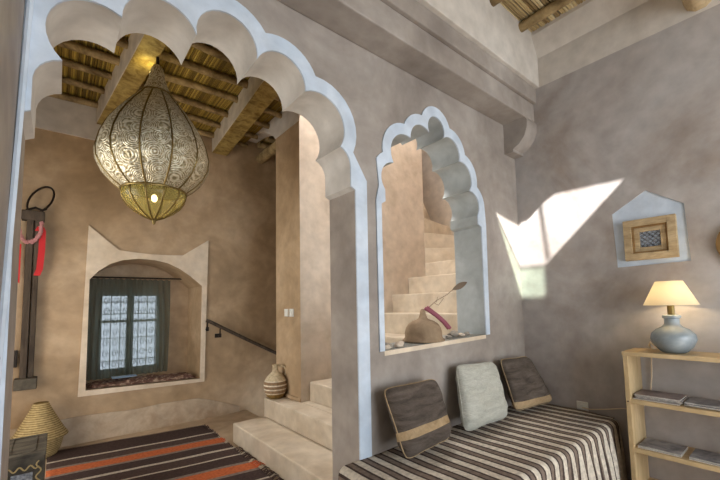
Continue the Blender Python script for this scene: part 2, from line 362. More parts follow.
AW = link('wall_arch', flat([[(-0.95, 0), (-0.126, 0)] + inner[1:-1] + [(1.374, 0), (XR, 0), (XR, 5.0), (-0.95, 5.0)], ninner], Y1-Y0, 'xz', Y0), 'wall', smooth=30)
struct(AW)
for m_ in ('soffit', 'reveal'): AW.data.materials.append(MT[m_])
for p in AW.data.polygons:
    c = p.center
    if abs(p.normal.y) < 0.5 and 0 < c.z < 4:
        if -0.2 < c.x < 1.5: p.material_index = 1 if c.z > 2.0 else 0
        elif 1.5 < c.x < 2.9: p.material_index = 2
b1 = link('painted_band', flat([outA + inner[::-1]], 0.012, 'xz', Y0-0.010), 'band', AW, smooth=30)
b2 = link('painted_band', flat([outN + ninner[::-1]], 0.012, 'xz', Y0-0.010), 'band', AW, smooth=30)
b2['label'] = 'blue-white lobed band around the small arched opening'; b1['label'] = 'blue-white lobed band around the large arch'
# sill board of the niche, slightly proud
MB().hexa([(1.59, Y0-0.004, SILL_L-0.03), (2.722, Y0-0.004, SILL_R-0.03), (2.722, Y1, SILL_R-0.03), (1.59, Y1, SILL_L-0.03)],
          [(1.59, Y0-0.004, SILL_L), (2.722, Y0-0.004, SILL_R), (2.722, Y1+0.0, SILL_R), (1.59, Y1, SILL_L)]).build('sill', 'cream', AW)
# reveal lining of the niche right jamb (blue grey painted)
# ledge beam over the arch wall
led = MB().box(-0.14, 1.51, 3.0, XR, Y0+0.0, 3.17).build('beam_casing', 'wall', AW, bevel=0.008)
MB().box(-0.14, 1.482, 3.17, XR, Y0, 3.31).build('beam_casing', 'wall', AW, bevel=0.008)
MB().box(-0.14, 1.45, 3.31, XR, Y0, 3.95).build('upper_wall', 'pale', AW, bevel=0.006)
# corbel at the right end
prof = [(1.72, 3.0), (1.512, 3.0), (1.495, 2.97), (1.50, 2.90), (1.525, 2.83), (1.575, 2.775), (1.635, 2.745), (1.635, 2.72), (1.72, 2.72)]
link('corbel', flat([prof], XR-3.17, 'yz', 3.17), 'wall', AW, smooth=35)

# ------------------------------------------------------------------ right wall (x = 3.33) with a shallow five-sided recess
rec = [(0.945, 1.602), (0.513, 1.611), (0.523, 2.014), (0.735, 2.162), (0.957, 2.025)]
RW = link('wall_right', flat([[(-2.7, 0), (1.72, 0), (1.72, 3.31), (-2.7, 3.31)], rec], 0.30, 'yz', XR), 'wall_right', smooth=30); struct(RW)
link('recess_panel', flat([rec], 0.02, 'yz', XR+0.010), 'band', RW)
for k in range(5):
    pass
MB().box(XR, -2.7, 3.31, XR+0.3, 1.72, 3.585).build('frieze', 'pale', RW)
MB().add([(XR, -2.7, 3.585), (XR, 1.45, 3.585), (3.255, 1.45, 3.76), (3.235, -2.7, 3.76), (XR+0.3, -2.7, 3.585), (XR+0.3, 1.45, 3.585), (XR+0.3, 1.45, 3.95), (XR+0.3, -2.7, 3.95), (3.255, 1.45, 3.95), (3.235, -2.7, 3.95)],
         [(0, 1, 2, 3), (2, 3, 9, 8), (4, 5, 1, 0), (4, 5, 6, 7), (9, 8, 6, 7), (0, 3, 9, 7, 4), (1, 2, 8, 6, 5)]).build('cove', 'pale', RW)

# ------------------------------------------------------------------ left wall of the room (slightly leaning), back wall with an opening added for light, floor
LW = MB().hexa([(-0.6, -2.7, 0), (-0.172, -2.7, 0), (-0.172, 1.712, 0), (-0.6, 1.712, 0)], [(-0.6, -2.7, 3.95), (-0.095, -2.7, 3.95), (-0.1, 1.712, 3.95), (-0.6, 1.712, 3.95)]).build('wall_left', 'wall'); struct(LW)
MB().tube([(-0.172, 1.700, 0.0), (-0.1, 1.700, 3.0)], 0.010, 6).build('corner_highlight', 'band', LW)  # pale strip painted as the highlight along the wall corner
BW = link('wall_back', flat([[(-0.6, 0), (XR+0.3, 0), (XR+0.3, 3.95), (-0.6, 3.95)], [(0.25, 0.1), (2.95, 0.1), (2.95, 2.75), (0.25, 2.75)]], 0.12, 'xz', -2.82), 'wall'); struct(BW)
FL = MB().box(-0.95, -2.8, -0.15, 1.98, 4.85, 0).build('floor', 'floor'); struct(FL)
MB().box(1.98, -2.8, -0.15, XR+0.3, 1.99, 0).build('floor_slab', 'floor', FL)
# room ceiling: slab with unseen skylight holes shaped to throw the wall sun patch, poles and reeds
sk = [(1.44, -0.885), (1.95, -0.885), (1.96, -0.35), (1.88, -0.28), (1.77, -0.235), (1.44, -0.16)]
sk2 = [(1.428, -0.18), (1.395, -0.31), (1.20, -0.92), (1.20, -1.16), (1.428, -0.88)]
CE = link('ceiling', flat([[(-0.6, -2.8), (XR+0.3, -2.8), (XR+0.3, 1.72), (-0.6, 1.72)], sk, sk2], 0.012, 'xy', 3.95), 'dark_back'); struct(CE)
MB().tube([(1.89, -0.305, 3.968), (1.47, -0.87, 3.968)], 0.012, 6).build('glazing_bar', 'iron_soft', CE)
link('roof_glass', flat([[(1.2, -1.2), (1.42, -1.2), (1.42, -0.25), (1.2, -0.25)]], 0.006, 'xy', 3.964), 'green_pane', CE)
def pole(pts, r, mat, parent, name='rafter', seed=0):
    n = 9; P = []; R = []
    a, b = Vector(pts[0]), Vector(pts[1])
    for i in range(n):
        t = i/(n-1); p = a.lerp(b, t); q = Vector((noise.noise(Vector((seed*3.1, t*3, 0))), noise.noise(Vector((seed*3.1+9, t*3, 5))), noise.noise(Vector((seed*2.1, t*3, 9)))))*0.018
        d = (b-a).normalized(); q -= d*q.dot(d); P.append(p+q); R.append(r*(1+0.12*noise.noise(Vector((seed, t*5, 3)))))
    return MB().tube(P, R, 10).build(name, mat, parent, smooth=50)
for i, x in enumerate([3.06, 2.60, 0.98, 0.56, 0.14]):
    pole([(x, -2.6, 3.745), (x+0.0, 1.5, 3.745)], 0.042, 'rafter', CE, seed=i+20)
mb = MB(); y = -2.69
while y < 1.46:
    zz = 3.80+random.uniform(-0.003, 0.003)
    if -1.25 < y < 0.2:
        mb.tube([(-0.12, y, zz), (1.16, y, zz)], 0.0105, 6, caps=False); mb.tube([(2.25, y, zz), (3.27, y, zz)], 0.0105, 6, caps=False)
    else: mb.tube([(-0.12, y, zz), (3.27, y+random.uniform(-.004, .004), zz)], 0.0105, 6, caps=False)
    y += 0.022
stuff(mb.build('reeds', 'reed_room', CE))
# light timber log poking out of the right wall
pole([(3.36, 0.345, 3.415), (2.3, 0.345, 3.44)], 0.085, 'carved', RW, name='timber_end', seed=3)

# ------------------------------------------------------------------ hall
HB = 4.85; 
sin_ = [(0.252, 0.525), (0.252, 1.68), (0.33, 1.775), (0.43, 1.855), (0.55, 1.905), (0.70, 1.93), (0.86, 1.925), (1.0, 1.895), (1.13, 1.835), (1.26, 1.745), (1.395, 1.63), (1.385, 0.49)]
HW = link('wall_hall_back', flat([[(-1.2, -0.9), (3.4, -0.9), (3.4, 3.85), (-1.2, 3.85)], sin_], 0.65, 'xz', HB), 'hall', smooth=30); struct(HW)
sur = [(0.190, 0.470), (0.228, 2.257), (0.505, 2.012), (0.66, 1.998), (0.83, 1.988), (1.0, 1.99), (1.164, 1.999), (1.463, 2.214), (1.435, 0.45)]
link('window_surround', flat([sur, sin_], 0.022, 'xz', HB-0.02), 'cream', HW, smooth=30)
# worn dado along the foot of the back wall, uneven top
bt = []
for i in range(41):
    x = -1.0+i*0.072; bt.append((x, 0.262+0.02*noise.noise(Vector((x*2.2, 0, 0)))-0.36*max(0, x-1.35)))
DD = link('baseboard_back', flat([[(-1.0, 0)]+bt+[(bt[-1][0], 0)]], 0.022, 'xz', HB-0.022), 'dado'); struct(DD)
# plaster band under the hall ceiling
MB().box(-1.2, HB-0.03, 3.205, 0.75, HB, 3.56).build('plaster_band', 'pale', HW)
HL = link('wall_hall_left', flat([[(1.99, 0), (4.85, 0), (4.85, 3.85), (1.99, 3.85)], [(2.55, 0.05), (4.25, 0.05), (4.25, 2.35), (2.55, 2.35)]], 0.25, 'yz', -1.2), 'hall'); struct(HL)
MB().box(-3.2, 1.75, 2.45, -1.2, 5.0, 2.6).build('sun_hood_roof', 'hall', HL)  # unseen hood added outside the hall opening to keep sun out
MB().box(-3.2, 1.75, 0, -1.2, 1.95, 2.45).build('sun_hood_wall', 'hall', HL)
MB().box(-3.2, 1.75, -0.15, -1.2, 5.0, 0).build('sun_hood_floor', 'floor', HL)
# pillar and stair wall (faces x = 1.95 and y = 3.37)
PW = MB().box(1.95, 3.37, 0.0, 3.93, 3.92, 5.0).build('wall_stair', 'hall'); struct(PW)
PW.data.materials.append(MT['stairwall'])
for p in PW.data.polygons:
    if p.normal.y < -0.5: p.material_index = 1
# little plaster foot on the pillar
MB().box(1.932, 3.37, 0.38, 1.952, 3.92, 0.42).build('foot_moulding', 'hall', PW, bevel=0.01)
# lintel with an arch over the way down
ar = [(4.86, 3.36)]
for i in range(15):
    a = PI*i/14; ar.append((4.40+0.44*math.cos(a), 3.36+0.30*math.sin(a)))
ar += [(3.92, 3.36)]
link('lintel', flat([[(3.38, 3.35), (3.93, 3.35), (3.97, 3.40), (4.08, 3.47), (4.22, 3.55), (4.40, 3.61), (4.60, 3.65), (4.84, 3.67), (4.84, 3.9), (3.38, 3.9)]], 0.16, 'yz', 1.945), 'pale', PW, smooth=35)
MB().box(2.6, Y1, 4.98, 5.0, 5.0, 5.1).build('shaft_sun_block', 'stairwall', PW)  # unseen slab added to stop sun reaching the stairwell end wall
# header above the hall ceiling toward the stair shaft
MB().box(1.95, Y1, 3.42, 1.965, 3.37, 5.0).build('shaft_wall', 'pale', PW)
# far stairwell walls
SW = MB().box(4.85, Y1, 0, 5.0, 5.0, 5.0).build('wall_stairwell_end', 'stairwall'); struct(SW)
MB().box(3.93, 4.75, 0, 4.85, 4.9, 5.0).build('side_wall', 'stairwall', SW)
MB().box(XR, Y1-0.27, 0, 5.0, Y1, 5.0).build('near_wall', 'stairwall', SW)
# downstairs well beyond the pillar
WB = MB().box(3.4, 3.92, -2, 3.55, 5.5, 3.9).build('wall_downstairs', 'hall'); struct(WB)

# hall ceiling
HCe = MB().box(-1.2, Y1, 3.72, 1.95, HB+0.1, 3.80).build('ceiling_hall', 'dark_back'); struct(HCe)
MB().box(2.0, 3.9, 3.74, 3.6, HB+0.1, 3.82).build('roof_slab', 'dark_back', HCe)
for i in range(9):
    y = 2.17+i*0.325
    for (xa, xb) in ((-0.95, 0.50), (0.50, 1.50), (1.50, 1.96)):
        pole([(xa, y+random.uniform(-.03, .03), 3.583), (xb, y+random.uniform(-.03, .03), 3.575)], random.uniform(0.028, 0.038), 'rafter', HCe, seed=i*3+xa)
mb = MB(); x = -0.94
while x < 1.94:
    zz = 3.625+random.uniform(-0.004, 0.004); mb.tube([(x, Y1, zz), (x+random.uniform(-.003, .003), HB, zz)], 0.0083, 6, caps=False); x += 0.017
stuff(mb.build('reeds', 'reed_hall', HCe))
for i in range(4):
    pole([(2.1, 4.0+i*0.25, 3.62), (3.5, 4.02+i*0.25, 3.62)], 0.045, 'rafter', HCe, seed=i+40)
mb = MB(); x = 2.1
while x < 3.5: mb.tube([(x, 3.92, 3.68), (x, HB, 3.68)], 0.0105, 6, caps=False); x += 0.022
stuff(mb.build('reeds', 'reed_hall', HCe))
def bigbeam(x0, x1, w, z=3.385, h=0.24):
    o = MB().hexa([(x0-w/2, Y1, z), (x0+w/2, Y1, z), (x1+w/2, HB+.02, z), (x1-w/2, HB+.02, z)], [(x0-w/2, Y1, z+h), (x0+w/2, Y1, z+h), (x1+w/2, HB+.02, z+h), (x1-w/2, HB+.02, z+h)]).build('ceiling_beam', ['beam', 'beam_wood'], HCe, bevel=0.012)
    for p in o.data.polygons:
        if p.normal.z < -0.5: p.material_index = 1
bigbeam(0.605, 0.335, 0.165); bigbeam(1.40, 1.60, 0.20)
pole([(2.17, 3.93, 3.46), (2.17, 4.84, 3.46)], 0.07, 'rafter', HCe, name='ceiling_beam', seed=77)

# ------------------------------------------------------------------ stairs
ST = thing('stairs', (1.41, 2.6, 0), None, None); struct(ST)
steps = [(1.41, 0.19), (1.755, 0.38), (2.05, 0.57), (2.36, 0.79), (2.67, 1.02), (2.97, 1.25), (3.27, 1.475), (3.575, 1.70), (3.925, 1.915)]
def stepmesh(x0, x1, ya, yb, z0, z1):
    return MB().box(x0, ya, z0, x1, yb, z1)
for i, (x, z) in enumerate(steps):
    x1 = steps[i+1][0]+0.02 if i+1 < len(steps) else 4.85
    yb = 3.82 if i == 0 else (3.80 if i == 1 else 3.37)
    if i == 8: yb = 4.7
    zb = 0 if i == 0 else steps[i-1][1]-0.02 if i > 1 else 0
    if i == 0: o = stepmesh(1.41, 1.95, Y1, 3.80, 0, z).build('step', 'step', ST, bevel=0.012)
    elif i == 1: o = MB().box(1.755, Y1, 0.17, 1.95, 3.82, 0.38).box(1.95, Y1, 0.17, 2.06, 3.37, 0.38).build('step', 'step', ST, bevel=0.010)
    else: o = stepmesh(x, x1, Y1, yb, zb, z).build('step', 'step', ST, bevel=0.012)
# winders turning left behind the wall
for k in range(4):
    a0 = math.radians(8+k*22); z = 2.13+k*0.215
    c = Vector((3.93, 3.39)); far = 2.0
    p1 = (c.x+far*math.cos(a0), c.y-0.9+far*math.sin(a0))
    MB().add([(3.93, 3.37, z-0.23), (4.85, 2.75+k*0.42, z-0.23), (4.85, 4.75, z-0.23), (3.93, 4.75, z-0.23), (3.93, 3.37, z), (4.85, 2.75+k*0.42, z), (4.85, 4.75, z), (3.93, 4.75, z)],
             [(0,3,2,1),(4,5,6,7),(0,1,5,4),(1,2,6,5),(2,3,7,6),(3,0,4,7)]).build('step', 'step', ST, bevel=0.008)
# steps going down beyond the pillar
for k in range(4):
    MB().box(2.0+0.28*k, 3.93, -0.19*(k+1)-0.2, 2.28+0.28*k, HB, -0.19*(k+1)).build('step', 'step', ST)

# ------------------------------------------------------------------ window in the recess
YW = 5.46
link('recess_wall', flat([[(0.1, 0.3), (1.6, 0.3), (1.6, 2.1), (0.1, 2.1)], [(0.385, 0.60), (1.05, 0.60), (1.05, 1.56), (0.385, 1.56)]], 0.12, 'xz', YW), 'hall', HW)
WN = thing('window_1', (0.717, YW, 0.6), 'double casement window with scrolled iron grille behind the curtain', 'window'); WN['kind'] = 'structure'
def frame(x0, z0, x1, z1, t, y0, y1, name, mat, par):
    return MB().box(x0, y0, z0, x0+t, y1, z1).box(x1-t, y0, z0, x1, y1, z1).box(x0+t, y0, z0, x1-t, y1, z0+t).box(x0+t, y0, z1-t, x1-t, y1, z1).build(name, mat, par)
for (xa, xb) in ((0.385, 0.7175), (0.7175, 1.05)):
    fr = frame(xa, 0.60, xb, 1.56, 0.035, YW+0.02, YW+0.06, 'casement', 'oldwood', WN)
    MB().box(xa+0.03, YW+0.02, 1.195, xb-0.03, YW+0.055, 1.225).build('glazing_bar', 'oldwood', fr)
    MB().box(xa+0.03, YW+0.038, 0.63, xb-0.03, YW+0.042, 1.20).build('pane', 'pane', fr)
    MB().box(xa+0.03, YW+0.038, 1.22, xb-0.03, YW+0.042, 1.53).build('pane', 'pane', fr)
gr = MB()
for i in range(7):
    x = 0.42+i*0.099; gr.tube([(x, YW+0.10, 0.6), (x, YW+0.10, 1.56)], 0.006, 5)
for z in (0.72, 1.0, 1.3, 1.45): gr.tube([(0.385, YW+0.10, z), (1.05, YW+0.10, z)], 0.006, 5)
for i in range(6):
    for j in range(7):
        cx = 0.47+i*0.099; cz = 0.68+j*0.13; pts = [(cx+0.036*(1-t/14)*math.cos(t*0.75*(1 if (i+j) % 2 else -1)), YW+0.10, cz+0.05*(1-t/16)*math.sin(t*0.75)) for t in range(12)]
        gr.tube(pts, 0.004, 4)
gr.build('grille', 'iron_soft', WN)
# curtains and rod
def curtain(x0, x1, folds, label, seed, y=5.30):
    nx, nz = 60, 24; vs = []; fs = []
    for j in range(nz+1):
        t = j/nz; z = 1.725-t*1.17
        for i in range(nx+1):
            s = i/nx; x = x0+(x1-x0)*s+0.01*math.sin(t*3+seed+s*5)
            amp = 0.014+0.014*t
            vs.append((x, y+amp*math.sin(s*folds*2*PI+0.5*math.sin(t*2.5+seed)+seed)+0.006*math.sin(s*folds*5.1+seed*2), z+0.006*math.sin(s*folds*2*PI)*(1 if j == 0 else 0)))
    for j in range(nz):
        for i in range(nx): a = j*(nx+1)+i; fs.append((a, a+1, a+nx+2, a+nx+1))
    c = MB().add(vs, fs).build('curtain', 'curtain', smooth=180); tag(c, label, 'curtain', 'curtains in the window recess'); return c
curtain(0.262, 0.70, 7, 'grey-green sheer curtain covering the left half of the recessed window', 0.3)
curtain(0.66, 1.135, 8, 'grey-green sheer curtain covering the right half of the recessed window', 1.9, 5.335)
rd = MB().tube([(0.256, 5.30, 1.74), (1.384, 5.30, 1.745)], 0.009, 8).build('curtain_rod', 'iron'); tag(rd, 'thin dark curtain rod across the window recess', 'curtain rod')
# rug on the sill
vs = []; fs = []; nx, ny = 46, 14
for j in range(ny+1):
    for i in range(nx+1):
        x = 0.268+i*(1.10/nx); y = 4.87+j*(0.38/ny); zb = 0.528-(x-0.25)*0.03
        e = min(1, min(i, nx-i)/3.0, min(j, ny-j)/2.0)
        vs.append((x, y, zb+0.006+0.045*e*(0.5+0.9*abs(noise.noise(Vector((x*7, y*9, 1))))+0.25*noise.noise(Vector((x*25, y*25, 4))))))
for j in range(ny):
    for i in range(nx): a = j*(nx+1)+i; fs.append((a, a+1, a+nx+2, a+nx+1))
sr = MB().add(vs, fs).build('sill_rug', 'sillrug', smooth=60); tag(sr, 'crumpled patterned brown rug lying on the recessed window sill', 'rug')
bk = MB().box(0.50, 5.02, 0.582, 0.74, 5.14, 0.592).build('folded_cover', 'blue_cloth', bevel=0.003); tag(bk, 'pale blue folded cover lying on the window sill rug', 'cover')

# ------------------------------------------------------------------ lantern
LX, LY = 0.56, 3.22
LT = thing('lantern', (LX, LY, 3.385), 'large onion-shaped embossed metal lantern with amber glass tip hanging from ceiling beam', 'lantern')
lp = [(0.035, 3.29), (0.05, 3.22), (0.075, 3.14), (0.115, 3.06), (0.155, 3.005), (0.21, 2.935), (0.27, 2.85), (0.33, 2.75), (0.37, 2.65), (0.392, 2.55), (0.385, 2.47), (0.345, 2.385), (0.28, 2.315), (0.222, 2.27)]
NP = 12
for k in range(NP):
    a0 = 2*PI*k/NP+0.1; a1 = a0+2*PI/NP; vs = []; fs = []; n = 5; prof = lp[3:]
    for (r, z) in prof:
        for j in range(n+1):
            t = j/n; p0 = Vector((math.cos(a0), math.sin(a0)))*r; p1 = Vector((math.cos(a1), math.sin(a1)))*r; p = p0.lerp(p1, t); d = Vector((math.cos((a0+a1)/2), math.sin((a0+a1)/2)))
            p += d*r*0.055*math.sin(PI*t); vs.append((LX+p.x, LY+p.y, z))
    for i in range(len(prof)-1):
        for j in range(n): q = i*(n+1)+j; fs.append((q, q+1, q+n+2, q+n+1))
    MB().add(vs, fs).build('panel', 'lantern', LT, smooth=60)
    MB().tube([(LX+r*math.cos(a0)*1.005, LY+r*math.sin(a0)*1.005, z) for r, z in prof], 0.0065, 6).build('rib', 'brass', LT, smooth=60)
lamp_low = [(0.219, 2.27), (0.228, 2.245), (0.221, 2.21), (0.19, 2.16), (0.14, 2.115), (0.07, 2.07), (0.012, 2.045)]
for k in range(NP):
    a0 = 2*PI*k/NP+0.1; a1 = a0+2*PI/NP
    MB().lathe(lamp_low, (LX, LY, 0), 3, a0, a1).build('amber_pane', 'amber', LT, smooth=60)
    MB().tube([(LX+r*math.cos(a0)*1.01, LY+r*math.sin(a0)*1.01, z) for r, z in lamp_low], 0.006, 6).build('lower_rib', 'brass', LT, smooth=60)
MB().tube([(LX+0.226*math.cos(a*PI/18), LY+0.226*math.sin(a*PI/18), 2.27) for a in range(36)], 0.009, 6, closed=True).build('ring', 'brass', LT, smooth=60)
MB().tube([(LX+0.118*math.cos(a*PI/12), LY+0.118*math.sin(a*PI/12), 3.06) for a in range(24)], 0.009, 6, closed=True).build('ring', 'brass', LT, smooth=60)
MB().lathe([(0.116, 3.06), (0.085, 3.12), (0.06, 3.20), (0.045, 3.28), (0.03, 3.31), (0.0, 3.312)], (LX, LY, 0), 24).build('neck', 'lantern', LT, smooth=60)
MB().lathe([(0.0, 2.05), (0.016, 2.045), (0.012, 2.02), (0.0, 2.005)], (LX, LY, 0), 12).build('finial', 'brass', LT, smooth=60)
MB().tube([(LX, LY, 3.29), (LX, LY, 3.385)], 0.012, 8).build('hanging_rod', 'iron', LT)
MB().blob((LX, LY, 2.22), (0.022, 0.022, 0.03), 0, 0).build('bulb', 'bulb', LT, smooth=90)
def point(name, loc, e, r, c):
    l = bpy.data.lights.new(name, 'POINT'); l.energy = e; l.shadow_soft_size = r; l.color = c; o = bpy.data.objects.new(name, l); C.objects.link(o); o.location = loc; return o
point('lantern_light', (LX, LY, 2.24), 1.4, 0.05, (1, 0.78, 0.42))
point('lantern_spill', (LX-0.05, LY+0.12, 3.30), 0.9, 0.02, (1, 0.85, 0.3))

# ------------------------------------------------------------------ jug on the second step
vx, vy = 1.845, 3.73
JG = thing('jug', (vx, vy, 0.38), 'striped tan and cream ceramic jug standing on the second step by the pillar', 'jug')
jp = [(r*0.9, z*1.0) for r, z in [(0.0, 0.002), (0.075, 0.0), (0.105, 0.03), (0.13, 0.08), (0.138, 0.13), (0.128, 0.18), (0.10, 0.225), (0.06, 0.26), (0.036, 0.28), (0.033, 0.33), (0.043, 0.35), (0.036, 0.35), (0.028, 0.33)]]
o = MB().lathe(jp, (0, 0, 0), 28).build('body', 'jug', None, smooth=60); o.parent = JG
o = MB().tube([(0.10, -0.03, 0.225), (0.115, -0.035, 0.27), (0.10, -0.03, 0.315), (0.065, -0.02, 0.335), (0.03, -0.01, 0.335)], 0.011, 8).build('handle', 'jug', None, smooth=60); o.parent = JG
# switches on the pillar
for k, yy in enumerate((3.66, 3.55)):
    SWp = thing('light_switch', (1.95, yy, 1.285), ('white square light switch on the pillar, the one nearer the handrail', 'white square light switch on the pillar, the one nearer the large arch')[k], 'switch', 'light switches on the pillar')
    MB().box(1.938, yy-0.042, 1.243, 1.95, yy+0.042, 1.327).build('plate', 'white_plastic', SWp, bevel=0.003)
    MB().box(1.931, yy-0.02, 1.258, 1.939, yy+0.02, 1.312).build('rocker', 'white_plastic', SWp, bevel=0.002)
# handrail
HR = thing('handrail', (1.445, 4.85, 1.19), 'dark wooden handrail sloping down the back wall beside the window', 'handrail')
MB().tube([(1.43, 4.77, 1.20), (1.46, 4.765, 1.19), (1.9, 4.76, 0.955), (2.40, 4.76, 0.695), (3.2, 4.76, 0.28)], 0.022, 10).build('rail', 'oldwood', HR, smooth=60)
for xx, zz in ((1.445, 1.19), (1.60, 1.10), (2.45, 0.665)):
    MB().tube([(xx, 4.765, zz-0.01), (xx, 4.77, zz-0.07), (xx, 4.80, zz-0.10), (xx, 4.848, zz-0.10)], 0.008, 6).box(xx-0.04, 4.838, zz-0.125, xx+0.04, 4.849, zz-0.075).build('bracket', 'iron', HR)

# ------------------------------------------------------------------ rug on the hall floor
def rugz(x, y): return 0.012+0.004*noise.noise(Vector((x*3, y*3, 0)))
vs = []; fs = []; uvs = []; nx, ny = 40, 80
for j in range(ny+1):
    for i in range(nx+1):
        s = i/nx; x = -0.03+1.37*s; v = 0.0+2.1*j/ny
        wob = 0.012*noise.noise(Vector((v*3, s*2, 2)))*(1 if s in (0, 1) else 0.3)
        y = 4.70-0.14*x-v; x2 = x+wob+0.02*(v/2.1)*0
        vs.append((x2, y, rugz(x2, y))); uvs.append((x, v))
for j in range(ny):
    for i in range(nx): a = j*(nx+1)+i; fs.append((a, a+1, a+nx+2, a+nx+1))
RG = thing('kilim_rug', (0.5, 3.6, 0.0), 'flat-woven rug striped dark brown, cream and orange on the hall floor', 'rug')
me = bpy.data.meshes.new('weave'); me.from_pydata(vs, [], fs); ul = me.uv_layers.new()
for l in me.loops: ul.data[l.index].uv = uvs[l.vertex_index]
wv = link('weave', me, 'rug', RG, smooth=180)
md = wv.modifiers.new('s', 'SOLIDIFY'); md.thickness = 0.008; md.offset = -1
MT['tassel_o'] = plain('orange_yarn', srgb(190, 92, 54), 0.95); MT['tassel_d'] = plain('brown_yarn', srgb(70, 54, 50), 0.95); MT['tassel_w'] = plain('cream_yarn', srgb(180, 168, 150), 0.95)
tb = {'tassel_o': MB(), 'tassel_d': MB(), 'tassel_w': MB()}
v = 0.02
while v < 2.08:
    t = 0
    for wd, c in rugseq:
        t += wd
        if (v % sum(s[0] for s in rugseq)) < t: break
    key = 'tassel_o' if c == OR else ('tassel_w' if c in (WH, GR) else 'tassel_d')
    L = 0.03 if v < 0.95 else 0.09
    x = 1.335; y = 4.70-0.14*x-v; dx = random.uniform(0.6, 1)*L; dy = random.uniform(-0.6, 0.6)*L
    tb[key].tube([(x-0.01, y, 0.014), (x+dx*0.5, y+dy*0.3, 0.02+random.random()*0.02), (x+dx, y+dy, 0.008)], [0.004, 0.004, 0.002], 5)
    v += 0.016
for k, m_ in tb.items(): stuff(m_.build('fringe', k, RG))

# ------------------------------------------------------------------ basket, chest, wooden beam lock on the left
bx, by = -0.09, 4.65
BK = thing('basket', (bx, by, 0), 'woven straw basket with tall conical lid against the back wall', 'basket')
o = MB().lathe([(0.0, 0.004), (0.12, 0.0), (0.155, 0.06), (0.175, 0.14), (0.185, 0.20)], (0, 0, 0), 32).build('body', 'basket', None, smooth=60); o.parent = BK
o = MB().lathe([(0.20, 0.185), (0.205, 0.205), (0.185, 0.235), (0.15, 0.30), (0.115, 0.37), (0.085, 0.43), (0.065, 0.475), (0.058, 0.495), (0.05, 0.50), (0.0, 0.50)], (0, 0, 0), 32).build('lid', 'basket', None, smooth=60); o.parent = BK
o = MB().tube([(0.204*math.cos(a*PI/16), 0.204*math.sin(a*PI/16), 0.19) for a in range(32)], 0.009, 6, closed=True).build('rim', 'basket', None, smooth=60); o.parent = BK

cx0, cx1, cy0, cy1, ct = -0.235, -0.025, 3.12, 3.58, 0.475
CH = thing('chest', ((cx0+cx1)/2, (cy0+cy1)/2, 0), 'small weathered wooden chest with painted front panel beside the rug', 'chest')
MB().box(cx0+0.006, cy0+0.006, 0.02, cx1-0.006, cy1-0.006, ct-0.02).build('body', 'greywood', CH, bevel=0.004)
ld = MB().box(cx0, cy0, ct-0.022, cx1, cy1, ct).build('lid', 'greywood', CH, bevel=0.004)
frm = MB().box(cx0+0.03, cy0+0.05, ct, cx1-0.055, cy0+0.058, ct+0.004).box(cx0+0.03, cy1-0.05, ct, cx1-0.055, cy1-0.042, ct+0.004).box(cx1-0.06, cy0+0.05, ct, cx1-0.052, cy1-0.05, ct+0.004).box(cx0+0.03, cy0+0.05, ct, cx0+0.038, cy1-0.05, ct+0.004).build('lid_moulding', 'greywood', ld)
MB().box(cx0+0.05, cy0-0.003, 0.22, cx1-0.06, cy0+0.01, 0.365).build('painted_panel', 'bluegrey', CH)
yb = MB()
zc = 0.29; xc = (cx0+cx1)/2-0.005
for sx in (-1, 1):
    for i in range(3):
        z0 = 0.20+i*0.075; X = xc+sx*0.077
        yb.tube([(X+0.012*math.sin(t*PI/4), cy0+0.002, z0+t*0.0095) for t in range(9)], 0.0045, 5)
for i in range(3):
    X = xc-0.075+i*0.05
    yb.tube([(X+t*0.0063, cy0+0.002, 0.395+0.012*math.sin(t*PI/4)) for t in range(9)], 0.0045, 5)
yb.build('scroll_border', 'yellowpaint', CH)
for (xx, yy) in ((cx0+.02, cy0+.02), (cx1-.02, cy0+.02), (cx0+.02, cy1-.02), (cx1-.02, cy1-.02)): MB().box(xx-.014, yy-.014, 0, xx+.014, yy+.014, 0.03).build('foot', 'greywood', CH)

BLx = -0.215
BL = thing('beam_lock', (BLx, 4.85, 0.62), 'old dark wooden beam lock standing on a wall bracket at far left', 'lock')
MB().box(BLx-0.045, 4.76, 0.72, BLx+0.008, 4.84, 2.30).build('post', 'oldwood', BL, bevel=0.006)
MB().box(BLx+0.015, 4.77, 0.72, BLx+0.055, 4.84, 2.30).build('post', 'oldwood', BL, bevel=0.006)
MB().box(BLx-0.085, 4.75, 2.24, BLx+0.085, 4.845, 2.335).build('cap', 'oldwood', BL, bevel=0.006)
MB().box(BLx-0.08, 4.72, 0.62, BLx+0.085, 4.85, 0.725).build('bracket', 'greywood', BL, bevel=0.006)
MB().box(BLx-0.105, 4.78, 0.83, BLx-0.065, 4.82, 0.99).build('catch', 'iron', BL, bevel=0.004)
MB().tube([(-0.165+0.085*math.sin(a)-0.05*math.cos(a), 4.78, 2.455-0.14*math.cos(a)) for a in [(-2.9+5.8*i/24)+PI for i in range(25)]], 0.010, 6).build('iron_loop', 'iron', BL, smooth=60)
MB().tube([(-0.27, 4.775, 2.335), (-0.20, 4.77, 2.37), (-0.15, 4.775, 2.35), (-0.12, 4.78, 2.37)], 0.012, 6).build('chain', 'iron', BL)
RB = MB()
pts = [(-0.175, 4.765, 2.14), (-0.155, 4.755, 2.18), (-0.14, 4.755, 2.14), (-0.14, 4.755, 1.95), (-0.15, 4.755, 1.76), (-0.17, 4.76, 1.70)]
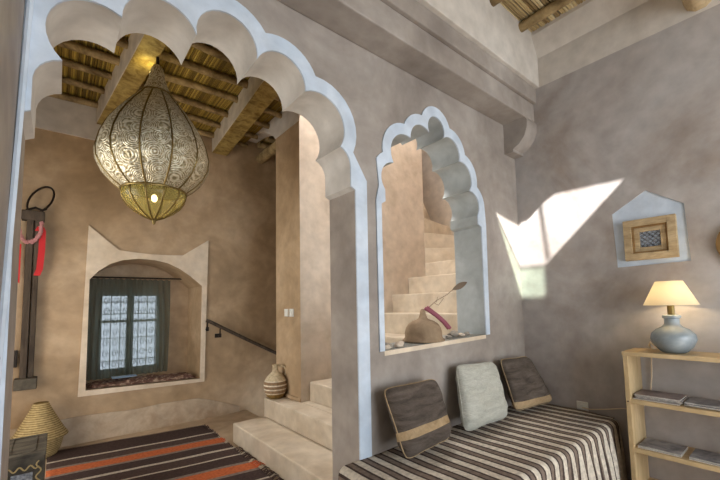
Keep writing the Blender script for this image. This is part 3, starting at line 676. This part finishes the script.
for a_, b_ in zip(pts, pts[1:]):
    RB.hexa([(a_[0]-0.025, a_[1], a_[2]), (a_[0]+0.025, a_[1], a_[2]), (a_[0]+0.025, a_[1]+0.012, a_[2]), (a_[0]-0.025, a_[1]+0.012, a_[2])], [(b_[0]-0.025, b_[1], b_[2]), (b_[0]+0.025, b_[1], b_[2]), (b_[0]+0.025, b_[1]+0.012, b_[2]), (b_[0]-0.025, b_[1]+0.012, b_[2])])
RB.hexa([(-0.325, 4.77, 1.66), (-0.29, 4.77, 1.62), (-0.29, 4.78, 1.62), (-0.325, 4.78, 1.66)], [(-0.33, 4.77, 2.0), (-0.29, 4.77, 2.0), (-0.29, 4.78, 2.0), (-0.33, 4.78, 2.0)])
rr = RB.build('ribbon', 'red'); tag(rr, 'bright red ribbon hanging over the old wooden beam lock', 'ribbon')
LE = MB()
for i in range(40):
    t = PI*i/39; LE.blob((-0.235-0.085*math.cos(t), 4.742, 2.22-0.20*math.sin(t)**0.8+random.uniform(-.008, .008)), (0.017, 0.014, 0.017), i, 0.4, 6, 4)
le = LE.build('fluffy_garland', 'lei', smooth=60); tag(le, 'pale pink fluffy garland looped round the top of the beam lock', 'garland')
# latch on the left wall
o = thing('door_latch', (-0.15, 1.62, 1.2), 'small dark iron latch on the left wall beside the large arch', 'latch')
MB().tube([(-0.150, 1.60, 1.165), (-0.138, 1.59, 1.185), (-0.136, 1.588, 1.21), (-0.140, 1.59, 1.23), (-0.150, 1.60, 1.245)], 0.005, 6).build('hook', 'iron', o, smooth=60)
MB().box(-0.160, 1.585, 1.15, -0.149, 1.615, 1.26).build('plate', 'iron', o, bevel=0.002)

# ------------------------------------------------------------------ bench with striped blanket
BX0, BX1, BY0, BY1, BZ = 1.22, 3.345, 0.98, 1.712, 0.462
BN = thing('bench', (2.27, 1.36, 0), 'built bench under the striped blanket along the arch wall', 'bench')
MB().box(BX0+0.03, BY0+0.04, 0.0, BX1-0.01, BY1-0.003, 0.30).build('base', 'wall', BN)
MB().box(BX0+0.01, BY0+0.015, 0.30, BX1-0.01, BY1-0.003, BZ-0.012).build('mattress', 'pillow_light', BN, bevel=0.03)
L0 = 0.30; Wd = BX1-BX0; Dp = BY1-BY0; Rr = 0.045
def fold(s):  # s distance past the edge -> (out, down)
    q = Rr*PI/2
    if s <= 0: return s, 0.0
    if s < q: a = s/Rr; return Rr*math.sin(a), Rr*(1-math.cos(a))
    return Rr, Rr+(s-q)
vs = []; uvs = []; fs = []; US = []; VS = []
u = -0.42
while u < Wd+0.001: US.append(u); u += 0.0115
v = 0.0
while v < Dp+0.42: VS.append(v); v += 0.02
for v in VS:
    for u in US:
        so_, sd = (0, 0); x = BX0+u; y = BY1-v; z = BZ+0.002
        fx = fy = 0; dz1 = dz2 = 0
        if u < Rr: o_, dz1 = fold(Rr-u); x = BX0+Rr-o_
        if v > Dp-Rr: o_, dz2 = fold(v-(Dp-Rr)); y = BY1-(Dp-Rr)-o_
        drop = dz1+dz2
        if dz1 > 0 and dz2 > 0: drop = max(dz1, dz2)+0.15*min(dz1, dz2)
        k = max(0.0, dz2-Rr)/0.35; xx = u
        if u > Wd-0.16 and v > Dp-0.25: pass
        # folds of the hanging front
        y -= 0.012*math.sin(xx*58+1.3*math.sin(xx*7))*min(1, k*2.2)+0.05*k*(0.6+0.4*math.sin(xx*5))
        x += 0.01*math.sin(xx*23)*k
        kk = max(0.0, dz1-Rr)/0.35; x -= 0.02*math.sin(v*30)*kk+0.05*kk
        zz = z-drop+0.004*noise.noise(Vector((u*5, v*5, 0)))
        # right front corner pulls down in a rounded sweep toward the wall
        c = max(0.0, (u-(Wd-0.12))/0.12)
        if v > Dp-Rr: zz -= 0.03*c*c; y += 0.03*c*c
        else: zz -= 0.015*c*c*max(0, (v-(Dp-0.3))/0.3)
        x = min(x, BX1-0.001)
        vs.append((x, y, max(zz, 0.01))); uvs.append((u+0.004*math.sin(v*6), v))
n = len(US)
for j in range(len(VS)-1):
    for i in range(n-1): a = j*n+i; fs.append((a, a+1, a+n+1, a+n))
me = bpy.data.meshes.new('blanket'); me.from_pydata(vs, [], fs); ul = me.uv_layers.new()
for l in me.loops: ul.data[l.index].uv = uvs[l.vertex_index]
bl = link('blanket', me, 'blanket', None, smooth=180); tag(bl, 'brown, taupe and cream striped blanket draped over the bench', 'blanket')
md = bl.modifiers.new('s', 'SOLIDIFY'); md.thickness = 0.006; md.offset = 1

# ------------------------------------------------------------------ cushions
def pillow(name, corners, th, label, bands, group='cushions on the bench', puff=1.0, base='pillow_dark', seed=0):
    """corners: bottom-left, bottom-right, top-right, top-left of the pillow's centre plane"""
    bl_, br_, tr_, tl_ = [Vector(c) for c in corners]; nrm = ((br_-bl_).cross(tl_-bl_)).normalized()
    n = 30; root = thing(name, (bl_+br_)/2, label, 'cushion', group)
    cover = MB(); band = MB()
    grid = {}
    def P(s, t, side):
        e = (max(0, 1-abs(2*s-1)**3.2)*max(0, 1-abs(2*t-1)**3.2))**0.45
        # edges pulled inwards, corners poking out
        s2 = s+(0.5-s)*(0.03*(1-abs(2*t-1)**2)+0.07*abs(2*t-1)**9); t2 = t+(0.5-t)*(0.03*(1-abs(2*s-1)**2)+0.07*abs(2*s-1)**9)+0.012*noise.noise(Vector((s*3+seed, t*2, seed)))
        p = bl_*(1-s2)*(1-t2)+br_*s2*(1-t2)+tr_*s2*t2+tl_*(1-s2)*t2
        wr = 0.018*noise.noise(Vector((s*4+seed, t*7, seed)))*e+0.012*math.sin(t*26+3*math.sin(s*4+seed))*e*max(0, 0.6-t)
        return p+nrm*side*(th*e*(1.06-0.25*t)+wr)
    def surf(mbx, t0, t1, side, nn=30, push=0.0):
        vs = []; fs = []; m = max(2, int(round((t1-t0)*nn)))
        for j in range(m+1):
            t = t0+(t1-t0)*j/m
            for i in range(nn+1): vs.append(P(i/nn, t, side)+nrm*side*push)
        for j in range(m):
            for i in range(nn): a = j*(nn+1)+i; fs.append((a, a+1, a+nn+2, a+nn+1))
        mbx.add(vs, fs)
    surf(cover, 0, 1, 1); surf(cover, 0, 1, -1)
    me = cover.mesh('cover'); bm = bmesh.new(); bm.from_mesh(me); bmesh.ops.remove_doubles(bm, verts=bm.verts, dist=0.0008); bmesh.ops.recalc_face_normals(bm, faces=bm.faces); bm.to_mesh(me); bm.free()
    link('cover', me, base, root, smooth=80)
    for (t0, t1) in bands:
        b = MB(); surf(b, t0, t1, 1, push=0.0015); surf(b, t0, t1, -1, push=0.0015); b.build('woven_band', 'pillow_tan', root, smooth=80)
    ed = MB(); ring = [P(i/20, 0, 0) for i in range(21)]+[P(1, i/20, 0) for i in range(1, 21)]+[P(1-i/20, 1, 0) for i in range(1, 21)]+[P(0, 1-i/20, 0) for i in range(1, 20)]
    ed.tube(ring, 0.0035, 6, closed=True); ed.build('piping', 'pillow_tan' if base == 'pillow_dark' else base, root, smooth=60)
    return root
pillow('cushion', [(1.50, 1.47, 0.498), (1.90, 1.47, 0.528), (1.955, 1.62, 0.86), (1.475, 1.62, 0.865)], 0.085, 'dark charcoal woven cushion with a tan band across, at the left of the bench', [(0.24, 0.36)], seed=1)
pillow('cushion', [(2.08, 1.50, 0.508), (2.62, 1.50, 0.498), (2.70, 1.64, 0.885), (2.20, 1.64, 0.915)], 0.075, 'plain pale grey woven cushion in the middle of the bench', [], base='pillow_light', seed=5)
pillow('cushion', [(2.76, 1.51, 0.508), (3.27, 1.46, 0.505), (3.20, 1.62, 0.88), (2.77, 1.635, 0.895)], 0.075, 'dark charcoal cushion with a tan band at its bottom edge, in the bench corner', [(0.02, 0.15)], seed=9)

# ------------------------------------------------------------------ outlet and cord
OU = thing('socket', (XR, 1.255, 0.49), 'white wall socket above the bench near the bookcase', 'socket')
MB().box(XR-0.012, 1.215, 0.455, XR, 1.30, 0.53).build('plate', 'white_plastic', OU, bevel=0.003)
MB().tube([(XR-0.03, 1.257, 0.492), (XR-0.011, 1.257, 0.492)], 0.02, 12).build('plug', 'white_plastic', OU)
cd = MB().tube([(XR-0.03, 1.25, 0.49), (XR-0.02, 1.2, 0.482), (XR-0.012, 1.1, 0.50), (XR-0.012, 0.98, 0.53), (XR-0.012, 0.87, 0.55), (XR-0.014, 0.80, 0.62), (XR-0.016, 0.78, 0.80), (XR-0.016, 0.77, 1.0), (3.25, 0.76, 1.03), (3.22, 0.745, 1.055), (3.20, 0.72, 1.03), (3.20, 0.69, 1.012), (3.19, 0.66, 1.012)], 0.0045, 6).build('lamp_cord', 'cord', smooth=60)
tag(cd, 'thin cream lamp cord running from the wall socket up behind the bookcase', 'cord')

# ------------------------------------------------------------------ bookcase
SX0, SX1, SY1, SY0 = 3.05, 3.345, 0.868, -0.10
BC = thing('bookcase', (3.19, 0.38, 0), 'light pine open bookcase against the right wall', 'bookcase')
MB().box(SX0, SY1-0.028, 0, SX1, SY1, 0.968).build('side_panel', 'pine', BC, bevel=0.002)
MB().box(SX0, SY0, 0, SX1, SY0+0.028, 0.968).build('side_panel', 'pine', BC, bevel=0.002)
MB().box(SX0-0.004, SY0-0.005, 0.968, SX1, SY1+0.004, 0.995).build('top', 'pine', BC, bevel=0.002)
for z in (0.648, 0.325, 0.05): MB().box(SX0+0.002, SY0+0.028, z, SX1, SY1-0.028, z+0.027).build('shelf', 'pine', BC, bevel=0.002)
MB().tube([(3.04, SY1-0.014, 0.66), (3.052, SY1-0.014, 0.66)], 0.004, 8).build('screw', 'iron', BC)
def magazines(y0, y1, z, n, label, mat, x0=3.085, seed=0):
    random.seed(seed)
    for k in range(n):
        h = 0.008; dx = random.uniform(-0.012, 0.012); dy = random.uniform(-0.01, 0.01)
        r = thing('magazine', (3.18, (y0+y1)/2, z+k*h), label[k], 'magazine', label[-1])
        a = [(x0+dx, y0+dy), (x0+0.205+dx, y0+dy), (x0+0.205+dx, y1+dy), (x0+dx, y1+dy)]
        MB().hexa([(p[0], p[1], z+k*h+0.0008) for p in a], [(p[0], p[1], z+(k+1)*h-0.0012) for p in a]).build('pages', 'paper', r)
        MB().hexa([(p[0], p[1], z+(k+1)*h-0.0012) for p in a], [(p[0], p[1], z+(k+1)*h) for p in a]).build('cover', mat, r)
magazines(0.58, 0.825, 0.675, 4, ['lowest magazine of the left pile on the middle shelf', 'second magazine from the bottom in the left pile, middle shelf', 'magazine just under the top one of the left pile, middle shelf', 'mauve-grey magazine topping the left pile on the bookcase middle shelf', 'magazines piled on the middle shelf'], 'magazine2', seed=1)
magazines(0.30, 0.56, 0.675, 3, ['lowest magazine of the right pile on the middle shelf', 'middle magazine of the right pile on the middle shelf', 'grey magazine topping the right pile on the bookcase middle shelf', 'magazines piled on the middle shelf'], 'magazine', seed=2)
magazines(0.60, 0.825, 0.352, 2, ['magazine underneath in the left pair on the lower shelf', 'glossy dark magazine on top at the left end of the lower shelf', 'magazines on the lower shelf'], 'magazine', seed=3)
magazines(0.30, 0.57, 0.352, 2, ['magazine underneath in the right pair on the lower shelf', 'glossy dark magazine on top at the right of the lower shelf', 'magazines on the lower shelf'], 'magazine', seed=4)

# ------------------------------------------------------------------ table lamp
lx, ly, lz = 3.19, 0.612, 0.996
LM = thing('table_lamp', (lx, ly, lz), 'table lamp with squat blue-grey pot base and glowing cream shade on the bookcase', 'lamp')
MB().lathe([(0.0, 0.001), (0.058, 0.0), (0.074, 0.01), (0.104, 0.045), (0.122, 0.09), (0.116, 0.125), (0.088, 0.155), (0.056, 0.172), (0.042, 0.188), (0.040, 0.225), (0.05, 0.23), (0.05, 0.245), (0.042, 0.25), (0.0, 0.252)], (lx, ly, lz), 40).build('base', 'lampbase', LM, smooth=50)
MB().lathe([(0.0, 0.25), (0.02, 0.25), (0.02, 0.315), (0.0, 0.315)], (lx, ly, lz), 12).build('socket', 'brass', LM)
MB().lathe([(0.148, 0.315), (0.074, 0.475)], (lx, ly, lz), 40).build('shade', 'shade', LM, smooth=60)
MB().tube([(lx-0.074, ly, lz+0.472), (lx+0.074, ly, lz+0.472)], 0.002, 5).tube([(lx, ly-0.074, lz+0.472), (lx, ly+0.074, lz+0.472)], 0.002, 5).tube([(lx, ly, lz+0.31), (lx, ly, lz+0.472)], 0.002, 5).build('shade_frame', 'brass', LM)
MB().blob((lx, ly, lz+0.35), (0.024, 0.024, 0.03), 0, 0).build('bulb', 'bulb', LM, smooth=90)
point('table_lamp_light', (lx, ly, lz+0.365), 4.0, 0.03, (1, 0.76, 0.46))

# ------------------------------------------------------------------ carved square frame in the recess, wooden frame at right edge
CF = thing('carved_frame', (XR, 0.725, 1.66), 'square carved wooden frame with lattice centre standing in the pale five-sided wall recess', 'frame')
fy0, fy1, fz0, fz1 = 0.572, 0.884, 1.645, 1.948
def yzframe(a0, b0, a1, b1, t, x0, x1, name, mat, par):
    return MB().box(x0, a0, b0, x1, a0+t, b1).box(x0, a1-t, b0, x1, a1, b1).box(x0, a0+t, b0, x1, a1-t, b0+t).box(x0, a0+t, b1-t, x1, a1-t, b1).build(name, mat, par, bevel=0.002)
yzframe(fy0, fz0, fy1, fz1, 0.05, XR-0.028, XR+0.02, 'outer_frame', 'carved', CF)
yzframe(fy0+0.05, fz0+0.05, fy1-0.05, fz1-0.05, 0.012, XR-0.016, XR+0.02, 'inner_moulding', 'carved_dark', CF)
yzframe(fy0+0.062, fz0+0.062, fy1-0.062, fz1-0.062, 0.032, XR-0.006, XR+0.02, 'inner_frame', 'carved', CF)
MB().box(XR+0.012, fy0+0.09, fz0+0.09, XR+0.02, fy1-0.09, fz1-0.09).build('backing', 'iron_soft', CF)
lt = MB()
ya, yb_, za, zb = fy0+0.094, fy1-0.094, fz0+0.094, fz1-0.094
for k in range(-4, 5):
    for sgn in (1, -1):
        pts = []
        for i in range(41):
            t = i/40; yy = ya+(yb_-ya)*t; zz = (za+zb)/2+sgn*(yy-(ya+yb_)/2)+k*0.032
            if za <= zz <= zb: pts.append((XR+0.004, yy, zz))
        if len(pts) > 3: lt.tube([pts[0], pts[-1]], 0.0045, 5)
lt.build('lattice', 'bluegrey', CF)
EF = thing('wooden_mirror_frame', (XR, 0.22, 1.70), 'brown wooden round frame on the right wall, cut by the photo edge beside the lamp', 'frame')
MB().lathe([(0.115, 0.0), (0.115, 0.03), (0.135, 0.04), (0.16, 0.03), (0.165, 0.0)], (0, 0, 0), 32).build('rim', 'carved_dark', EF, smooth=50)
r_ = EF.children[0]; r_.location = (0, 0, 0); r_.rotation_euler = (0, -PI/2, 0)
o = MB().lathe([(0.0, 0.012), (0.118, 0.012), (0.118, 0.002)], (0, 0, 0), 32).build('disc', 'iron_soft', EF); o.location = (0, 0, 0); o.rotation_euler = (0, -PI/2, 0)

# ------------------------------------------------------------------ things on the niche sill
def sz(x): return SILL_L+(SILL_R-SILL_L)*(x-1.59)/(2.722-1.59)
hx, hy = 2.11, 1.85
HT = thing('clay_bell', (hx, hy, sz(hx)), 'tan clay bell-shaped cover with a knob on the arched opening sill', 'cover')
z0 = sz(hx)+0.001
o = MB().lathe([(0.146, 0.0), (0.150, 0.012), (0.138, 0.03), (0.137, 0.065), (0.128, 0.10), (0.108, 0.13), (0.078, 0.150), (0.048, 0.160), (0.032, 0.172), (0.024, 0.195), (0.018, 0.225), (0.010, 0.238), (0.0, 0.240)], (hx, hy, z0), 36).build('dome', 'clay', HT, smooth=60)
MB().tube([(hx+0.149*math.cos(a*PI/16), hy+0.149*math.sin(a*PI/16), z0+0.009) for a in range(32)], 0.008, 6, closed=True).build('rim', 'clay', HT, smooth=60)
sb = MB()
d0 = Vector((hx-0.01, hy-0.03, z0+0.245)); d1 = Vector((hx+0.13, hy-0.13, z0+0.09))
for off in (0, 0.022):
    sb.tube([d0+Vector((off, 0, off*0.3)), d0.lerp(d1, 0.4)+Vector((off+0.004, -0.012, 0.006)), d0.lerp(d1, 0.75)+Vector((off+0.004, -0.008, 0.006)), d1+Vector((off, 0, 0))], 0.012, 8)
s_ = sb.build('mauve_strap', 'pink', smooth=60); tag(s_, 'mauve doubled strap slung over the side of the clay bell cover', 'strap')
lf = thing('dry_twig', (hx+0.06, hy, z0+0.22), 'dry twig with one long brown leaf stuck behind the clay bell cover', 'twig')
A = Vector((hx+0.03, hy+0.0, z0+0.225)); B_ = Vector((2.50, 1.84, 1.475)); 
MB().tube([A, A.lerp(B_, 0.35)+Vector((0, 0, 0.012)), A.lerp(B_, 0.7)+Vector((0, 0, -0.004)), B_], 0.003, 5).tube([A.lerp(B_, 0.3), A.lerp(B_, 0.42)+Vector((0.0, 0, -0.035)), A.lerp(B_, 0.6)+Vector((0, 0, -0.012))], 0.0025, 5).tube([A.lerp(B_, 0.35), A.lerp(B_, 0.4)+Vector((0, 0, 0.03))], 0.002, 5).build('stem', 'leaf', lf)
D_ = Vector((2.66, 1.83, 1.525)); vs = []; fs = []
for i in range(13):
    t = i/12; p = (B_-Vector((0.03, 0, 0.012))).lerp(D_, t); wd = 0.024*math.sin(PI*t)**0.8; vs += [p+Vector((-0.3*wd, 0, wd)), p+Vector((0, 0.006, 0)), p+Vector((0.3*wd, 0, -wd))]
for i in range(12):
    a = i*3; fs += [(a, a+3, a+4, a+1), (a+1, a+4, a+5, a+2)]
lo = MB().add(vs, fs).build('leaf', 'leaf', lf); md = lo.modifiers.new('s', 'SOLIDIFY'); md.thickness = 0.002
spots = [(1.66, 1.77, .035, .022, .014, 'shell', 'pale flat shell lying on the sill just inside its left end'), (1.72, 1.83, .03, .028, .018, 'stone', 'rounded grey stone on the sill left of the clay bell, behind the shells'),
         (1.77, 1.77, .032, .024, .014, 'shell', 'pale oval shell on the sill left of the clay bell'), (1.83, 1.82, .036, .022, .016, 'shell', 'long pale shell touching the left side of the clay bell'),
         (2.36, 1.81, .03, .022, .012, 'stone', 'small grey stone on the sill right beside the clay bell'), (2.44, 1.83, .05, .035, .026, 'stone', 'largest grey-green stone on the sill right of the clay bell'),
         (2.53, 1.82, .034, .026, .014, 'shell', 'pale shell on the sill right of the largest grey stone'), (2.62, 1.83, .03, .022, .014, 'stone', 'dark small stone at the right end of the sill')]
for i, (x, y, a, b, c, m_, l_) in enumerate(spots):
    o = MB().blob((0, 0, 0), (a, b, c), i*3.7, 0.3, 12, 8).build('pebble' if m_ == 'stone' else 'seashell', m_, smooth=60)
    o.location = (x, y, sz(x)+c*0.85); tag(o, l_, 'stone' if m_ == 'stone' else 'shell', 'stones and shells on the arched opening sill')
